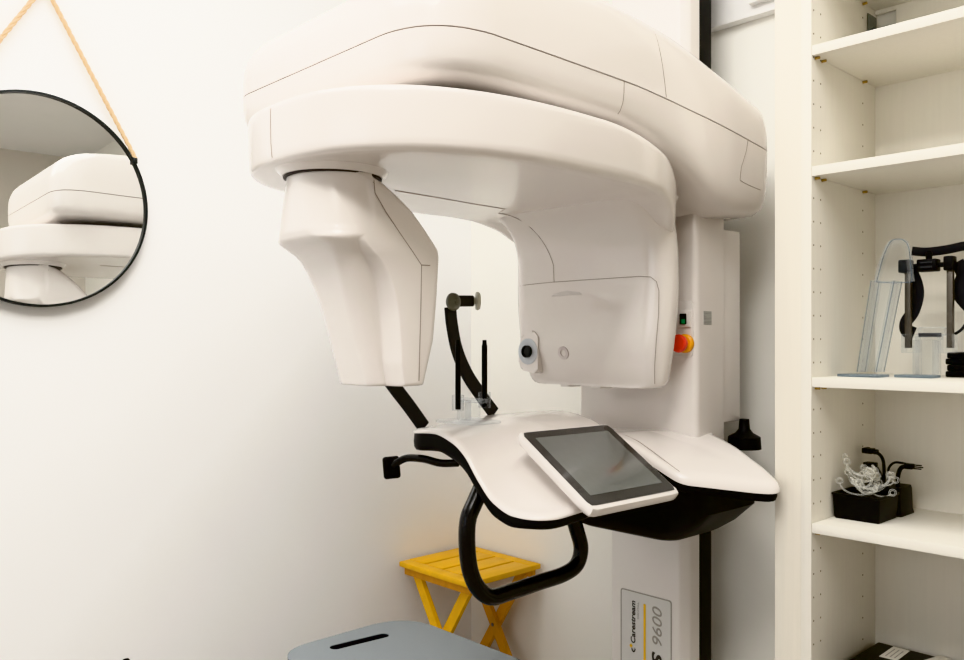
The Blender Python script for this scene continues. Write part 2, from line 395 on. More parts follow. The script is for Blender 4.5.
def aring(s, zf, slant=0.0):
    r = []
    for p in aol:
        q = askel(p, s); r.append((q.x, q.y + slant * sstep((1.10 - p.y) / .22), H + zf(p.y)))
    return r
def lowf(t, d=0): return lambda y: zb_(y) + (zs_(y) - zb_(y)) * t + d
def upf(t, d=0): return lambda y: zs_(y) + (zt_(y) - zs_(y)) * t + d
b = MB()
for r in [[aring(.02, lowf(0, .002)), aring(.4, lowf(0, .002)), aring(.80, lowf(0, 0)), aring(.86, lowf(.01)), aring(.91, lowf(.035)), aring(.95, lowf(.10)), aring(.976, lowf(.22)), aring(.990, lowf(.40)), aring(.998, lowf(.70)), aring(1.0, lowf(1, -.0015)), aring(.99, lowf(1, -.0012))]]:
    b.loft(r)
b.mi = 1
def surf(tabs, fn, s=1.0):     # points on the arm's right flank
    return [(CX + AW * s_ + .0003, y, H + z) for y, z, s_ in tabs]
def flankx(y):                  # outline x at y on the right side
    best = None
    for p, q in zip(aol, aol[1:] + aol[:1]):
        if p.x > CX and q.x > CX and min(p.y, q.y) <= y <= max(p.y, q.y) and abs(q.y - p.y) > 1e-9:
            x = p.x + (q.x - p.x) * (y - p.y) / (q.y - p.y)
            if best is None or x > best: best = x
    return best
def flank(y, lower, t):
    tab = [(0, .80), (.01, .86), (.035, .91), (.1, .95), (.22, .976), (.4, .990), (.7, .998), (1, 1)] if lower else [(0, 1), (.2, .999), (.38, .996), (.52, .990), (.64, .982), (.74, .972), (.83, .955), (.9, .925)]
    s = interp(t, tab); x = flankx(y); k = askel(Vector((x, y)), s)
    z = (lowf(t) if lower else upf(t))(y)
    return Vector((k.x + .0002, k.y, H + z))
b.tube([flank(1.335 - .012 * max(0, .5 - t), True, t) for t in (1, .9, .8, .7, .6, .5, .4, .3, .22, .15)], .0008, 6)
b.tube([flank(1.80 - .03 * sstep((1 - t) / .5), True, t) for t in (1, .85, .7, .6, .5, .42)] + [flank(1.77 + .012 * i, True, .42 - .004 * i) for i in range(1, 9)], .0008, 6)
b.obj('arm_lower_shell', [WHITE, SEAM], sc)
b = MB()
b.mi = 1; b.loft([aring(.9925, lowf(1, -.003)), aring(.9925, lowf(1, .004))], False, False)
b.mi = 0
b.loft([aring(.99, upf(0, .0014)), aring(1.0, upf(0, .0016)), aring(.999, upf(.2)), aring(.996, upf(.38), .001), aring(.990, upf(.52), .006), aring(.982, upf(.64), .012), aring(.972, upf(.74), .022), aring(.955, upf(.83), .034), aring(.925, upf(.90), .046), aring(.88, upf(.945), .06), aring(.75, upf(.985), .06), aring(.45, upf(1.0), .06), aring(.02, upf(1.02))], False, True)
b.mi = 1
b.tube([flank(1.448 + .03 * (1 - t), False, t) for t in (0.02, .1, .2, .3, .4, .5, .62, .7, .78)], .0008, 6)
b.obj('arm_upper_shell', [WHITE, SEAM], sc)

# --- rotating gantry: oval slab under the arm
GYC = 1.2
def gol(n=200):
    o = []
    for i in range(n):
        t = 2 * PI * i / n; c, s_ = math.cos(t), math.sin(t); e = 2.5 if s_ < 0 else 3.0
        o.append(Vector((CX + (.335 if c > 0 else .312) * math.copysign(abs(c) ** (2 / e), c), GYC + (.452 if s_ < 0 else .50) * math.copysign(abs(s_) ** (2 / e), s_))))
    return o
GOL = resample(gol(400), 200)
gtop = lambda y: sinterp(y, [(.7, .418), (1.25, .418), (1.49, .390), (1.58, .352), (1.66, .312), (1.72, .290)])
gbot = lambda y: sinterp(y, [(.7, .312), (1.40, .312), (1.47, .308), (1.55, .288), (1.60, .255), (1.65, .225), (1.72, .20)])
def gring(s, t, d=0.0, inner=False):
    out = []
    for p in GOL:
        k = Vector((CX, max(.98, min(1.48, p.y)))); q = k + (p - k) * s
        a, c = (.312, .418) if inner else (gbot(p.y), gtop(p.y))
        out.append((q.x, q.y, H + a + (c - a) * t + d))
    return out
b = MB()
b.loft([gring(.02, 0, 0, True), gring(.5, 0, 0, True), gring(.86, 0), gring(.93, 0, .0005), gring(.962, 0, .002), gring(.979, 0, .006), gring(.988, 0, .012), gring(.992, .22), gring(.997, .5), gring(1.0, .8), gring(1.0, 1, -.012), gring(.997, 1, -.006), gring(.990, 1, -.002), gring(.975, 1, 0), gring(.9, 1, .0005), gring(.5, 1, 0, True), gring(.02, 1, 0, True)])
b.mi = 1
# under-seam of the beam
b.tube([pz(395, 190.5, H + .3117), pz(440, 198, H + .3117), pz(480, 205, H + .3117), pz(505, 209, H + .3117)], .001, 6)
gan = b.obj('gantry_beam', [WHITE, SEAM], sc)
b = MB(); b.lathe([(.0, .412), (.20, .412), (.20, .445), (0, .445)], (CX, 1.16, H), n=48); lab(b.obj('gantry_bearing', CHAR, sc), 'dark bearing between arm and gantry')
# front end cap line
b = MB()
gx = sorted([p for p in GOL if p.y < .9 and p.x < CX - .06], key=lambda p: p.x)
pf = min(GOL, key=lambda p: (p - Vector((-1.335, .745))).length)
b.tube([(pf.x + (CX - pf.x) * i_, pf.y - .0006 + (1 - s_) * .2, H + z) for s_, z, i_ in [(1, .410, 0), (1.0, .395, 0), (1.0, .37, 0), (.997, .345, 0), (.99, .33, .02), (.985, .322, .04)]], .0008, 6)
b.obj('end_cap_seam', SEAM, gan)

# --- detector head at the rear of the gantry
YS, RF = 1.575, .125
def dring(z, w, y0, y1, rc, N=120):
    return [(p.x, p.y, H + z) for p in resample(rpoly([(CX - w + .006, y0), (CX + w + .007, y0), (CX + w + .007, y1), (CX - w + .006, y1)], rc, 8), N)]
rings = []
ztab = [(-.112, .205), (-.108, .218), (-.10, .226), (-.09, .230), (0, .244), (.12, .252), (.18, .258), (.24, .272), (.29, .29), (.312, .30), (.33, .29), (.345, .26)]
for z, w in [(-.1125, .165), (-.112, .180), (-.109, .193), (-.103, .201), (-.092, .206)] + [(-.06 + i * .02, sinterp(-.06 + i * .02, [(-.092, .206), (0, .227), (.12, .237), (.2, .236), (.26, .230), (.312, .222)])) for i in range(19)]:
    zc = .312 - RF
    yf = YS if z <= zc else YS - RF + math.sqrt(max(0, RF * RF - (z - zc) ** 2))
    yf += .022 * sstep((.0 - z) / .12) if z < 0 else 0
    if z < -.1: yf += .006
    rings.append(dring(z, w, yf, 1.672 - (.01 if z < -.1 else 0), [.045, .055, .05, .05]))
rings.append(dring(.325, .25, YS - RF + .02, 1.66, .06)); rings.append(dring(.34, .20, 1.52, 1.62, .06))
b = MB(); b.loft(rings); b.mi = 1
yq = YS - .0003
zsm = .145
# cover seam (top line, rounded corner, right edge) and the flowing seam above it
l = [(-1.530, YS + .003, H + zsm - .004), (-1.515, YS + .0005, H + zsm - .003), (-1.49, yq, H + zsm - .002)] + [(x, yq, H + zsm) for x in (-1.42, -1.3, -1.2, -1.15)] + [(-1.118, yq + .0005, H + zsm - .003), (-1.104, yq + .003, H + zsm - .014), (-1.098, yq + .004, H + zsm - .035), (-1.099, yq + .0045, H + .06), (-1.106, yq + .0055, H - .0), (-1.118, yq + .016, H - .06), (-1.124, yq + .025, H - .1)]
b.tube(l, .0008, 6)
l = [pz(505, 209, H + .3117)]
for i in range(13):
    t = i / 12; z = .312 - RF + RF * math.cos(t * PI / 2); y = YS - RF + RF * math.sin(t * PI / 2)
    l.append((CX - .15 + .07 * t, y - .0003, H + z))
l.append((CX - .078, yq, H + zsm)); b.tube(l, .0008, 6)
det = b.obj('detector_head', [WHITE, SEAM], sc)
# grip shade patch, ring mark, camera and feet
q = pa(567, 294.5, yq)
b = MB(); b.prism(rpoly([(q.x - .055, q.z - .004), (q.x + .05, q.z - .002), (q.x + .04, q.z + .004), (q.x, q.z + .010), (q.x - .04, q.z + .004)], .003, 4), 'y', yq - .0008, yq + .004, .0006); lab(b.obj('grip_shade_patch', mat('recess_shade', (.62, .585, .565), .5, noise=.02), det), 'darker patch standing in for the shade of a curved grip')  # flat darker patch; the grip's shade is put into its colour
q = pa(564, 353, yq + .006); b = MB(); b.lathe([(.0085, -.003), (.0085, .0012), (.0165, .0012), (.0165, -.003)], (q.x, yq + .0034, q.z), (0, -1, -.206), 32); b.obj('ring_mark', RINGM, det)
PY = YS - .004; q = pa(528, 351.5, PY)
b = MB(); b.prism(rpoly([(q.x - .036, q.z - .046), (q.x + .034, q.z - .058), (q.x + .034, q.z + .038), (q.x + .018, q.z + .056), (q.x - .026, q.z + .044)], [.02, .01, .01, .02, .02], 6), 'y', PY, 1.65, .006, 3); b.obj('sensor_pod', WHITE, det); cam_m = det
b = MB(); b.lathe([(0, -.002), (.0335, -.002), (.0335, .0012), (.031, .0018), (0, .001)], (q.x, PY, q.z), (0, -1, 0), 36); lab(b.obj('lens_ring', LENSR, cam_m), 'pale blue-grey ring around the lens')
b = MB(); b.lathe([(0, .0016), (.0160, .0016), (.0160, .009), (.0125, .010), (.0115, .006), (0, .0055)], (q.x, PY, q.z), (0, -1, 0), 30); lab(b.obj('lens', BLACKG, cam_m), 'black round camera lens')
for px in (571, 602):
    q = pa(px, 386, 1.63); b = MB(); b.box(q.x - .014, q.x + .014, 1.605, 1.655, H - .118, H - .111, .002); b.obj('foot_tab', WHITE2, det)

# --- x-ray source head at the front of the gantry
def sring(z, N=None):
    yf = sinterp(z, [(-.082, .918), (0, .893), (.077, .868), (.13, .847), (.155, .832), (.17, .815), (.178, .800), (.186, .793), (.2, .789), (.298, .79)])
    yr = interp(z, [(-.082, 1.012), (.0, 1.032), (.16, 1.045), (.172, 1.043), (.285, .950), (.298, .935)])
    wf = sinterp(z, [(-.082, .104), (.1, .112), (.2, .112), (.26, .106), (.298, .092)])
    wn = sinterp(z, [(-.082, .064), (.05, .070), (.12, .080), (.15, .088), (.172, .103), (.188, .1115), (.298, .0915)])
    wn = min(wn, wf - .0005)
    ys = sinterp(z, [(-.082, .945), (.04, .932), (.105, .915), (.148, .886), (.172, .845), (.2, .812), (.298, .82)])
    rf = sinterp(z, [(-.082, .028), (.1, .040), (.165, .040), (.18, .055), (.19, .075), (.205, .085), (.298, .088)])
    rr = interp(z, [(-.082, .015), (.15, .018), (.24, .03), (.298, .07)])
    rf = min(rf, wn - .001)
    half = []
    for k in range(11):        # front corner
        t = k / 10 * PI / 2; half.append((wn - rf + rf * math.sin(t), yf + rf - rf * math.cos(t)))
    ysm = max(ys, yf + rf + .004); e = .008
    for k in range(9):         # soft step out to full width
        t = k / 8; half.append((wn + (wf - wn) * sstep(t), ysm - e + 2 * e * t + .004))
    for k in range(9):
        t = k / 8 * PI / 2; half.append((wf - rr + rr * math.cos(t), yr - rr + rr * math.sin(t)))
    pts = [(CX + x, y, H + z) for x, y in half] + [(CX - x, y, H + z) for x, y in reversed(half)]
    return pts
b = MB()
zz = [-.082 + i * (.38 / 104) for i in range(105)]
def shrink(r, k, dz):
    c = Vector((CX, .95)); return [(c.x + (p[0] - c.x) * k, c.y + (p[1] - c.y) * k, p[2] + dz) for p in r]
R = [shrink(sring(-.082), .93, -.004), shrink(sring(-.082), .975, -.003)] + [sring(z) for z in zz] + [shrink(sring(.298), .97, .003)]
b.loft(R)
b.mi = 1
sx_ = CX + .1122
b.tube([pb(374, 180, CX + .10), pb(375, 193, CX + .108), pb(386, 212, sx_), pb(400, 233, sx_), pb(413, 252, sx_), pb(421.5, 265, sx_), pb(421, 300, sx_), pb(420, 340, sx_ - .003), pb(419, 381, sx_ - .007)], .0008, 6)
b.tube([pb(421.5, 265, sx_), pb(430, 265.5, sx_)], .001, 6)
src = b.obj('source_head', [WHITE, SEAM], sc, sharp=50)
b = MB(); b.lathe([(0, .2975), (.0905, .2975), (.0905, .3018), (0, .3018)], (CX, .872, H), n=48); lab(b.obj('swivel_gap', GAPB, gan), 'dark swivel gap above the source head')
b = MB(); b.lathe([(.0, .3004), (.0935, .3004), (.0965, .304), (.104, .312), (.12, .318), (0, .318)], (CX, .872, H), n=48); b.obj('swivel_collar', WHITE, gan)

# --- chin rest with its support wing
zf_t = [(-1.56, -.235), (-1.46, -.196), (-1.38, -.190), (-1.325, -.203), (-1.285, -.226), (-1.24, -.275), (-1.197, -.312), (-1.14, -.330), (-1.02, -.332)]
zr_t = [(-1.56, -.205), (-1.46, -.180), (-1.37, -.172), (-1.28, -.184), (-1.2, -.222), (-1.1, -.30), (-1.02, -.338)]
def chz(x, y):
    t = sstep((y - 1.17) / .22); return sinterp(x, zf_t) * (1 - t) + sinterp(x, zr_t) * t
cho = resample(rpoly([(-1.485, 1.16), (-1.065, 1.155), (-1.055, 1.56), (-1.56, 1.56)], [.07, .055, .05, .05], 8), 200)
kc = Vector((-1.30, 1.40))
tfac = lambda x: interp(x, [(-1.5, 1.0), (-1.32, .95), (-1.2, .75), (-1.1, .48)])
def chring(s, d, tr=False):
    out = []
    for p in cho:
        k = Vector((-1.30, 1.37)); q = k + (p - k) * s
        out.append((q.x, q.y, H + chz(q.x, q.y) + (-.0117 + (d + .0117) * tfac(q.x) if tr else d)))
    return out
b = MB()
b.loft([chring(.01, -.0115), chring(.2, -.0115), chring(.4, -.0115), chring(.6, -.0115), chring(.8, -.0115), chring(.985, -.0115), chring(.997, -.011), chring(1.0, -.009), chring(.99, -.004), chring(.965, -.0005), chring(.92, 0), chring(.84, 0), chring(.76, 0), chring(.68, 0), chring(.6, 0), chring(.5, 0), chring(.4, 0), chring(.3, 0), chring(.2, 0), chring(.1, 0), chring(.01, 0)])
b.mi = 1
b.tube([pa(570, 429, 1.42) + Vector((0, 0, .0)), pa(576, 427, 1.42)], .0006, 5)
chin = b.obj('chin_rest_shell', [WHITE, SEAM], sc, sharp=60)
b = MB(); b.loft([chring(.02, -.052, 1), chring(.3, -.052, 1), chring(.6, -.052, 1), chring(.94, -.051, 1), chring(.975, -.048, 1), chring(.992, -.040, 1), chring(.997, -.028, 1), chring(.992, -.0117, 1), chring(.9, -.0119, 1), chring(.8, -.030), chring(.55, -.034), chring(.3, -.034), chring(.02, -.034)]); lab(b.obj('chin_rest_trim', BLACK, chin, sharp=60), 'black edge trim under the white shell')
# wing
def wz(x, y): return sinterp(x, [(-1.62, -.27), (-1.5, -.240), (-1.35, -.230), (-1.17, -.220), (-1.10, -.226), (-1.06, -.232), (-1.02, -.241), (-.96, -.262), (-.90, -.283), (-.87, -.290)]) - .24 * (1.80 - y) * sstep((x + 1.25) / .25)
wo = resample(rpoly([(-1.60, 1.60), (-1.30, 1.56), (-1.03, 1.562), (-.866, 1.714), (-.922, 1.746), (-1.095, 1.80), (-1.125, 1.862), (-1.60, 1.862)], [.05, .2, .05, .025, .02, .03, .02, .05], 8), 180)
def wring(s, d, flat=None, c=None):
    out = []
    for p in wo:
        k = Vector((-1.22, 1.71)); q = k + (p - k) * s
        out.append((q.x, q.y, H + (wz(q.x, q.y) + d if flat is None else flat)))
    return out
b = MB()
b.loft([wring(.02, -.022), wring(.3, -.022), wring(.6, -.022), wring(.85, -.022), wring(.98, -.022), wring(1, -.020), wring(1, -.012), wring(.985, -.005), wring(.95, -.001), wring(.88, 0), wring(.7, 0), wring(.45, 0), wring(.02, 0)])
b.mi = 1
b.tube([Vector((x, 1.60 + (x + 1.2) * -.25, H + wz(x, 1.6) + .0003)) for x in (-1.24, -1.2, -1.16, -1.12, -1.08, -1.05, -1.03)], .0008, 6)
wing = b.obj('support_wing', [WHITE, SEAM], sc, sharp=60)
b = MB(); b.loft([wring(.02, -.0225), wring(.3, -.0225), wring(.6, -.0225), wring(.9, -.0225), wring(.975, -.0225), wring(.985, -.03), wring(.975, -.040), wring(.93, -.046), wring(.6, -.046), wring(.3, -.046), wring(.02, -.046)]); lab(b.obj('wing_underside', BLACK, wing, sharp=60), 'black underside of the wing')
b = MB()
def bowl(x0, x1, y0, y1, z, r): return [(p.x, p.y, H + z) for p in resample(rpoly([(x0, y0), (x1, y0), (x1, y1), (x0, y1)], r, 6), 80)]
b.loft([bowl(-1.50, -1.0, 1.585, 1.862, -.328, .04), bowl(-1.50, -1.0, 1.585, 1.862, -.345, .04), bowl(-1.47, -1.0, 1.60, 1.862, -.385, .05), bowl(-1.44, -1.05, 1.615, 1.862, -.43, .05), bowl(-1.41, -1.095, 1.63, 1.862, -.458, .045), bowl(-1.39, -1.115, 1.65, 1.862, -.468, .04), bowl(-1.37, -1.14, 1.68, 1.85, -.47, .03)])
lab(b.obj('support_cowl', BLACK, sc, sharp=40), 'black cowl wrapping the mast below the wing')
# small black stop behind the wing
q = Vector((-1.095, 1.945, H - .275))
b = MB(); b.lathe([(0, 0), (.042, 0), (.04, .03), (.022, .04), (.014, .05), (.012, .075), (0, .076)], q, n=20); lab(b.obj('cable_boss', BLACK, sc), 'black cable boss behind the wing')
# --- tablet
tA, tB, tC, tD = Vector((-1.197, 1.228, H - .189)), Vector((-1.197, 1.520, H - .192)), Vector((-1.0, 1.520, H - .316)), Vector((-1.0, 1.228, H - .322))
tu = (tB - tA).normalized(); tv = (tD - tA).normalized(); tn = tu.cross(tv).normalized()
if tn.z < 0: tn = -tn
tc = (tA + tB + tC + tD) / 4; TLu, TLv = (tB - tA).length, (tD - tA).length
def tpt(u, v, n): return tc + tu * u + tv * v + tn * n
def tring(iu, iv, r, n, N=80):
    return [tpt(p.x, p.y, n) for p in resample(rpoly([(-TLu / 2 + iu, -TLv / 2 + iv), (TLu / 2 - iu, -TLv / 2 + iv), (TLu / 2 - iu, TLv / 2 - iv), (-TLu / 2 + iu, TLv / 2 - iv)], r, 6), N)]
b = MB(); b.loft([tring(.02, .02, .012, -.024), tring(.004, .004, .014, -.022), tring(0, 0, .014, -.016), tring(0, 0, .014, -.004), tring(.002, .002, .013, 0)]); tab = b.obj('tablet', WHITE, sc, sharp=40)
def off(v): return [tuple(Vector(p) + tv * v) for p in tring(.004, .009, .010, .0)]
b = MB(); b.loft([[tuple(Vector(p) - tv * .003 + tn * h) for p in tring(.005, .009, .010, 0)] for h in (.0002, .0014)]); lab(b.obj('bezel', BEZEL, tab), 'black glass bezel')
b = MB()
b.loft([[tuple(tpt(u, v - .004, h)) for u, v in ((-TLu / 2 + .028, -TLv / 2 + .030), (TLu / 2 - .028, -TLv / 2 + .030), (TLu / 2 - .028, TLv / 2 - .033), (-TLu / 2 + .028, TLv / 2 - .033))] for h in (.0014, .0019)]); lab(b.obj('screen', SCREEN, tab), 'switched-off grey screen')
# tablet cradle under it
b = MB(); M = Matrix(((tu.x, tv.x, tn.x, tc.x), (tu.y, tv.y, tn.y, tc.y), (tu.z, tv.z, tn.z, tc.z), (0, 0, 0, 1)))
b.box(-.075, .06, -.095, .06, -.062, -.0242, .012, 3, M=M); b.obj('tablet_cradle', WHITE, chin)
# --- hand grip
GXp = -1.27
hp = [pb(482, 486, GXp), pb(475, 502, GXp), pb(468, 520, GXp), pb(467, 545, GXp), pb(470, 570, GXp), pb(478, 588, GXp), pb(491, 597, GXp), pb(510, 592, GXp), pb(540, 582, GXp), pb(564, 574, GXp), pb(577, 564, GXp), pb(581, 548, GXp), pb(577, 531, GXp), pb(571, 513, GXp), pb(562, 496, GXp)]
b = MB(); b.tube(hp, .0175, 16, sub=6); lab(b.obj('hand_grip', BLACKG, sc), 'black loop-shaped hand grip under the chin rest')
# --- temple knob on a curved rod
b = MB(); b.tube([pb(458, 463, -1.36), pb(440, 463, -1.40), pb(424, 459, -1.44), pb(408, 458, -1.48), pb(398, 462, -1.50), pb(393, 466, -1.51)], .0085, 10, sub=5); rod = b.obj('side_rod', BLACKG, sc)
q = pb(391.5, 467.5, -1.52)
b = MB(); b.box(-.008, .008, -.019, .019, -.025, .025, .006, 3, M=Matrix.Translation(q) @ Matrix.Rotation(math.radians(-8), 4, 'Y') @ Matrix.Rotation(math.radians(-40), 4, 'Z')); lab(b.obj('side_pad', BLACK, rod), 'small black square pad')
# --- temple supports
TB = -1.45
def arm(pts, name):
    b = MB(); b.sweep(pts, .034, .009, nrm=Vector((1, 0, 0)), sub=6); return b.obj(name, CHAR, sc, sharp=40)
tp = [pb(450.2, 307, TB), pb(452, 325, TB), pb(457, 350, TB), pb(467, 374, TB), pb(480, 394, TB), pb(494, 413, TB)]
a1 = arm(tp, 'temple_arm'); lab(a1, 'charcoal curved temple arm')
q = pb(450, 302, TB)
b = MB(); b.sweep([q + Vector((.004, 0, .002)), pb(462, 301, TB), pb(473, 301, TB)], .026, .007); b.obj('pad_link', CHAR, a1)
b = MB(); b.lathe([(0, .006), (.018, .006), (.021, .010), (.020, .015), (.013, .020), (.005, .022), (.004, .025), (0, .0255)], q, (1, 0, 0), 28); lab(b.obj('pivot_knob', KNOBM, a1), 'grey-green round pivot knob')
q = pb(475.5, 301, TB)
b = MB(); b.lathe([(0, -.006), (.006, -.006), (.010, -.001), (.021, .001), (.022, .006), (.019, .010), (0, .012)], q, Vector((.55, .83, 0)), 28); lab(b.obj('temple_pad', PADM, a1), 'pale round temple pad')
T2 = -1.50
a2 = arm([pb(352, 300, T2), pb(362, 330, T2), pb(376, 360, T2), pb(393, 385, T2), pb(409, 406, T2), pb(424, 427, T2)], 'temple_arm'); lab(a2, 'charcoal temple arm behind the source head')
q = pb(352, 300, T2)
b = MB(); b.lathe([(0, .006), (.018, .006), (.021, .010), (.020, .015), (.013, .020), (0, .0255)], q, (1, 0, 0), 28); b.obj('pivot_knob', KNOBM, a2)
# --- bite stand
BB = -1.37
b0 = pb(458, 404, -1.395); b1 = pb(484.5, 401, -1.345)
bc = (b0 + b1) / 2; zt = H + chz(bc.x, bc.y)
b = MB(); b.prism(rpoly([(bc.x - .075, bc.y - .05), (bc.x + .055, bc.y - .05), (bc.x + .055, bc.y + .05), (bc.x - .075, bc.y + .05)], .02, 5), 'z', zt + .001, zt + .006, .001)
bite = b.obj('bite_stand', ACR, sc)
b = MB(); b.box(bc.x - .034, bc.x - .012, bc.y - .012, bc.y + .012, zt + .006, zt + .05, .002); b.box(bc.x - .008, bc.x + .018, bc.y - .012, bc.y + .012, zt + .006, zt + .052, .002); b.box(bc.x - .045, bc.x + .045, bc.y - .008, bc.y + .008, zt + .046, zt + .056, .002); b.obj('acrylic_post', ACR, bite)
for p, top, tx in ((b0, 340, 458), (b1, 340, 484.5)):
    zt2 = pb(tx, top, p.x).z
    b = MB(); b.lathe([(.0075, -.014), (.0135, -.014), (.0135, .02), (.0075, .02)], p, n=20); b.obj('rod_socket', ACR, bite)
    b = MB(); b.lathe([(0, -.012), (.0062, -.012), (.0062, zt2 - p.z - .012), (.005, zt2 - p.z - .010), (.0045, zt2 - p.z), (0, zt2 - p.z)], p, n=16); lab(b.obj('bite_rod', BLACK, bite), 'thin black upright rod')

# ================================================================ shelving cabinet
CXI, CY0, CY1, CXR = -.827, 1.748, 2.085, .05
cab = empty('shelving_cabinet', (-.4, 1.9, 0), 'open white shelving cabinet with drilled side panel against the back wall', 'cabinet')
b = MB(); b.box(-.850, CXI, CY0, YB - .001, 0, 2.62, .0012); b.mi = 1
z = .12
HZ0 = pa(813, 221.5, 1.756).z; pitch = .0505
zs = [HZ0 + k * pitch for k in range(-28, 28)]
for z in zs:
    if .1 < z < 2.6:
        for y in (1.759, 1.792, 2.012): b.lathe([(0, -.001), (.0021, -.001), (.0021, .0004), (0, .0004)], (CXI, y, z), (1, 0, 0), 8)
side = b.obj('side_panel', [MELA, HOLE], cab)
b = MB(); b.box(CXR, CXR + .02, CY0, YB - .001, 0, 2.62, .0012); b.obj('side_panel', MELA, cab)
b = MB(); nz0, nz1 = H + .66, H + .785; b.box(CXI, CXR, CY1, CY1 + .006, .06, nz0); b.box(CXI + .048, CXR, CY1, CY1 + .006, nz0, nz1); b.box(CXI, CXR, CY1, CY1 + .006, nz1, 2.60); b.obj('back_panel', MELA, cab)
sh_top = {'s0': H + .815, 's1': pa(808, 46.5, CY0).z, 's2': pa(808, 167, CY0).z, 's3': pa(810.5, 377.5, CY0).z, 's4': pa(811.5, 523.5, CY0).z, 's5': H - .79, 's6': .08, 's7': 2.62}
for k, zt in sh_top.items():
    b = MB(); b.box(CXI + .0005, CXR - .0005, CY0 + .001, CY1 - .0005, zt - .0205, zt, .001)
    b.mi = 1
    for y in (1.766, 1.797, 2.012): b.lathe([(0, 0), (.003, 0), (.003, .010), (0, .010)], (CXI + .0005, y, zt - .0235), (1, 0, 0), 8)
    b.obj('shelf', [MELA, PINM], cab)
b = MB(); b.box(-.912, -.8505, CY0 + .004, CY0 + .022, 0, 2.62, .001); b.box(-.912, -.8965, CY0 + .0225, YB - .001, 0, 2.62); lab(b.obj('filler_strip', MELF, cab), 'cream filler strip beside the cabinet')
# mounting bracket in the back-panel notch
q = Vector((CXI + .001, 2.05, H + .69))
b = MB(); b.box(CXI + .001, CXI + .004, 2.035, 2.083, nz0 + .03, nz0 + .116, .001); b.box(CXI + .004, CXI + .046, 2.0915, 2.097, nz0 + .03, nz0 + .095, .001); b.box(CXI + .004, CXI + .012, 2.05, 2.06, nz0 + .07, nz0 + .085, .002); b.obj('mounting_bracket', STEEL, cab)

# ---- items on the shelf at eye level
Z3 = sh_top['s3']
pl = empty('nose_rest_support', (-.77, 1.87, Z3), 'tall leaning clear acrylic support with hooked top on the shelf', 'acrylic support')
a = 1.865
b = MB(); p0, p1 = pa(843, 376, a).x, pa(884, 376, a).x; p0 = max(p0, CXI + .006); b.box(p0, p1, a - .03, a + .03, Z3 + .0003, Z3 + .006, .001); lab(b.obj('base_plate', ACRE, pl), 'smoky blue-grey base plate')
b = MB()
A0, A1, A2, A3 = pa(861, 372, a), pa(880, 372, a), pa(898, 281, a), pa(875, 281, a)
for dy in (-.020, .018):
    b.loft([[(p.x, a + dy + h, max(p.z, Z3 + .0061)) for p in (A0, A1, A2, A3)] for h in (0, .004)])
b.loft([[(p.x, a + h, max(p.z, Z3 + .0061)) for p in (A0, A0 + Vector((.006, 0, 0)), A3 + Vector((.006, 0, 0)), A3)] for h in (-.02, .022)])
b.loft([[(p.x, a + h, max(p.z, Z3 + .0061)) for p in (A1 - Vector((.006, 0, 0)), A1, A2, A2 - Vector((.006, 0, 0)))] for h in (-.02, .022)])
b.mi = 1
for P_, Q_ in ((A0, A3), (A1, A2)):
    for e in (-.021, .022): b.tube([(P_.x, a + e, max(P_.z, Z3 + .0075)), (Q_.x, a + e, Q_.z)], .0009, 6)
b.obj('leaning_stem', [ACR, ACRE], pl)
b = MB()
def hood(x0, x1, y, hy, r): return [(p.x, p.y, pa((x0 + x1) / 2, y, a).z) for p in rpoly([(pa(x0, y, a).x, a - hy), (pa(x1, y, a).x, a - hy), (pa(x1, y, a).x, a + hy), (pa(x0, y, a).x, a + hy)], r, 4)]
b.loft([hood(876.5, 912, 282, .020, .006), hood(878.5, 911, 272, .020, .006), hood(883, 910, 258, .020, .006), hood(887, 908.5, 247, .018, .006), hood(889.5, 907, 242, .014, .006), hood(892, 904, 239.5, .009, .004)], False, True)
b.mi = 1
for e in (-.021, .021):
    b.tube([pa(x, y, a + e) for x, y in ((876.5, 282), (883, 258), (888, 246), (892, 240.5), (898, 239), (904, 240.5), (909, 249), (912, 282))], .0009, 6, sub=4)
    b.tube([pa(x, y, a + e) for x, y in ((876.5, 282), (894, 283), (912, 282))], .0009, 6)
b.obj('hooked_top', [ACR, ACRE], pl)
hf = empty('head_positioner', (-.67, 1.91, Z3), 'black-railed head positioner on a clear acrylic foot on the shelf', 'head positioner')
a = 1.91
b = MB(); b.box(pa(899, 376, a).x, pa(936, 376, a).x, a - .028, a + .028, Z3 + .0003, Z3 + .006, .001); lab(b.obj('base_plate', ACRE, hf), 'smoky blue-grey base plate')
b = MB()
x0, x1 = pa(916, 350, a).x, pa(938, 350, a).x; z1 = pa(927, 340, a).z
b.box(x0, x0 + .005, a - .02, a + .02, Z3 + .0061, z1, .001); b.box(x1 - .005, x1, a - .02, a + .02, Z3 + .0061, z1, .001); b.box(x0 + .005, x1 - .005, a + .016, a + .02, Z3 + .0061, z1, .001)
b.obj('acrylic_post', ACR, hf)
b = MB()
xl, xr = pa(904, 345, a).x, pa(955, 345, a).x; zl, zh = pa(927, 353, a).z, pa(927, 338, a).z
b.box(xl, xl + .028, a - .018, a + .018, zl, zh + .008, .002); b.box(xr - .028, xr, a - .018, a + .018, zl, zh + .008, .002); b.box(xl + .028, xr - .028, a - .018, a + .018, zh - .004, zh + .004, .001)
q0, q1 = pa(919, 333, a), pa(946, 327, a); b.box(q0.x, q1.x, a - .012, a + .012, q0.z - .006, q1.z, .004); b.obj('acrylic_yoke', ACR, hf)
b = MB(); b.box(q0.x + .004, q1.x - .004, a - .016, a - .0125, pa(930, 337, a).z, pa(930, 333, a).z, .001); b.obj('clamp_bar', CHAR, hf)
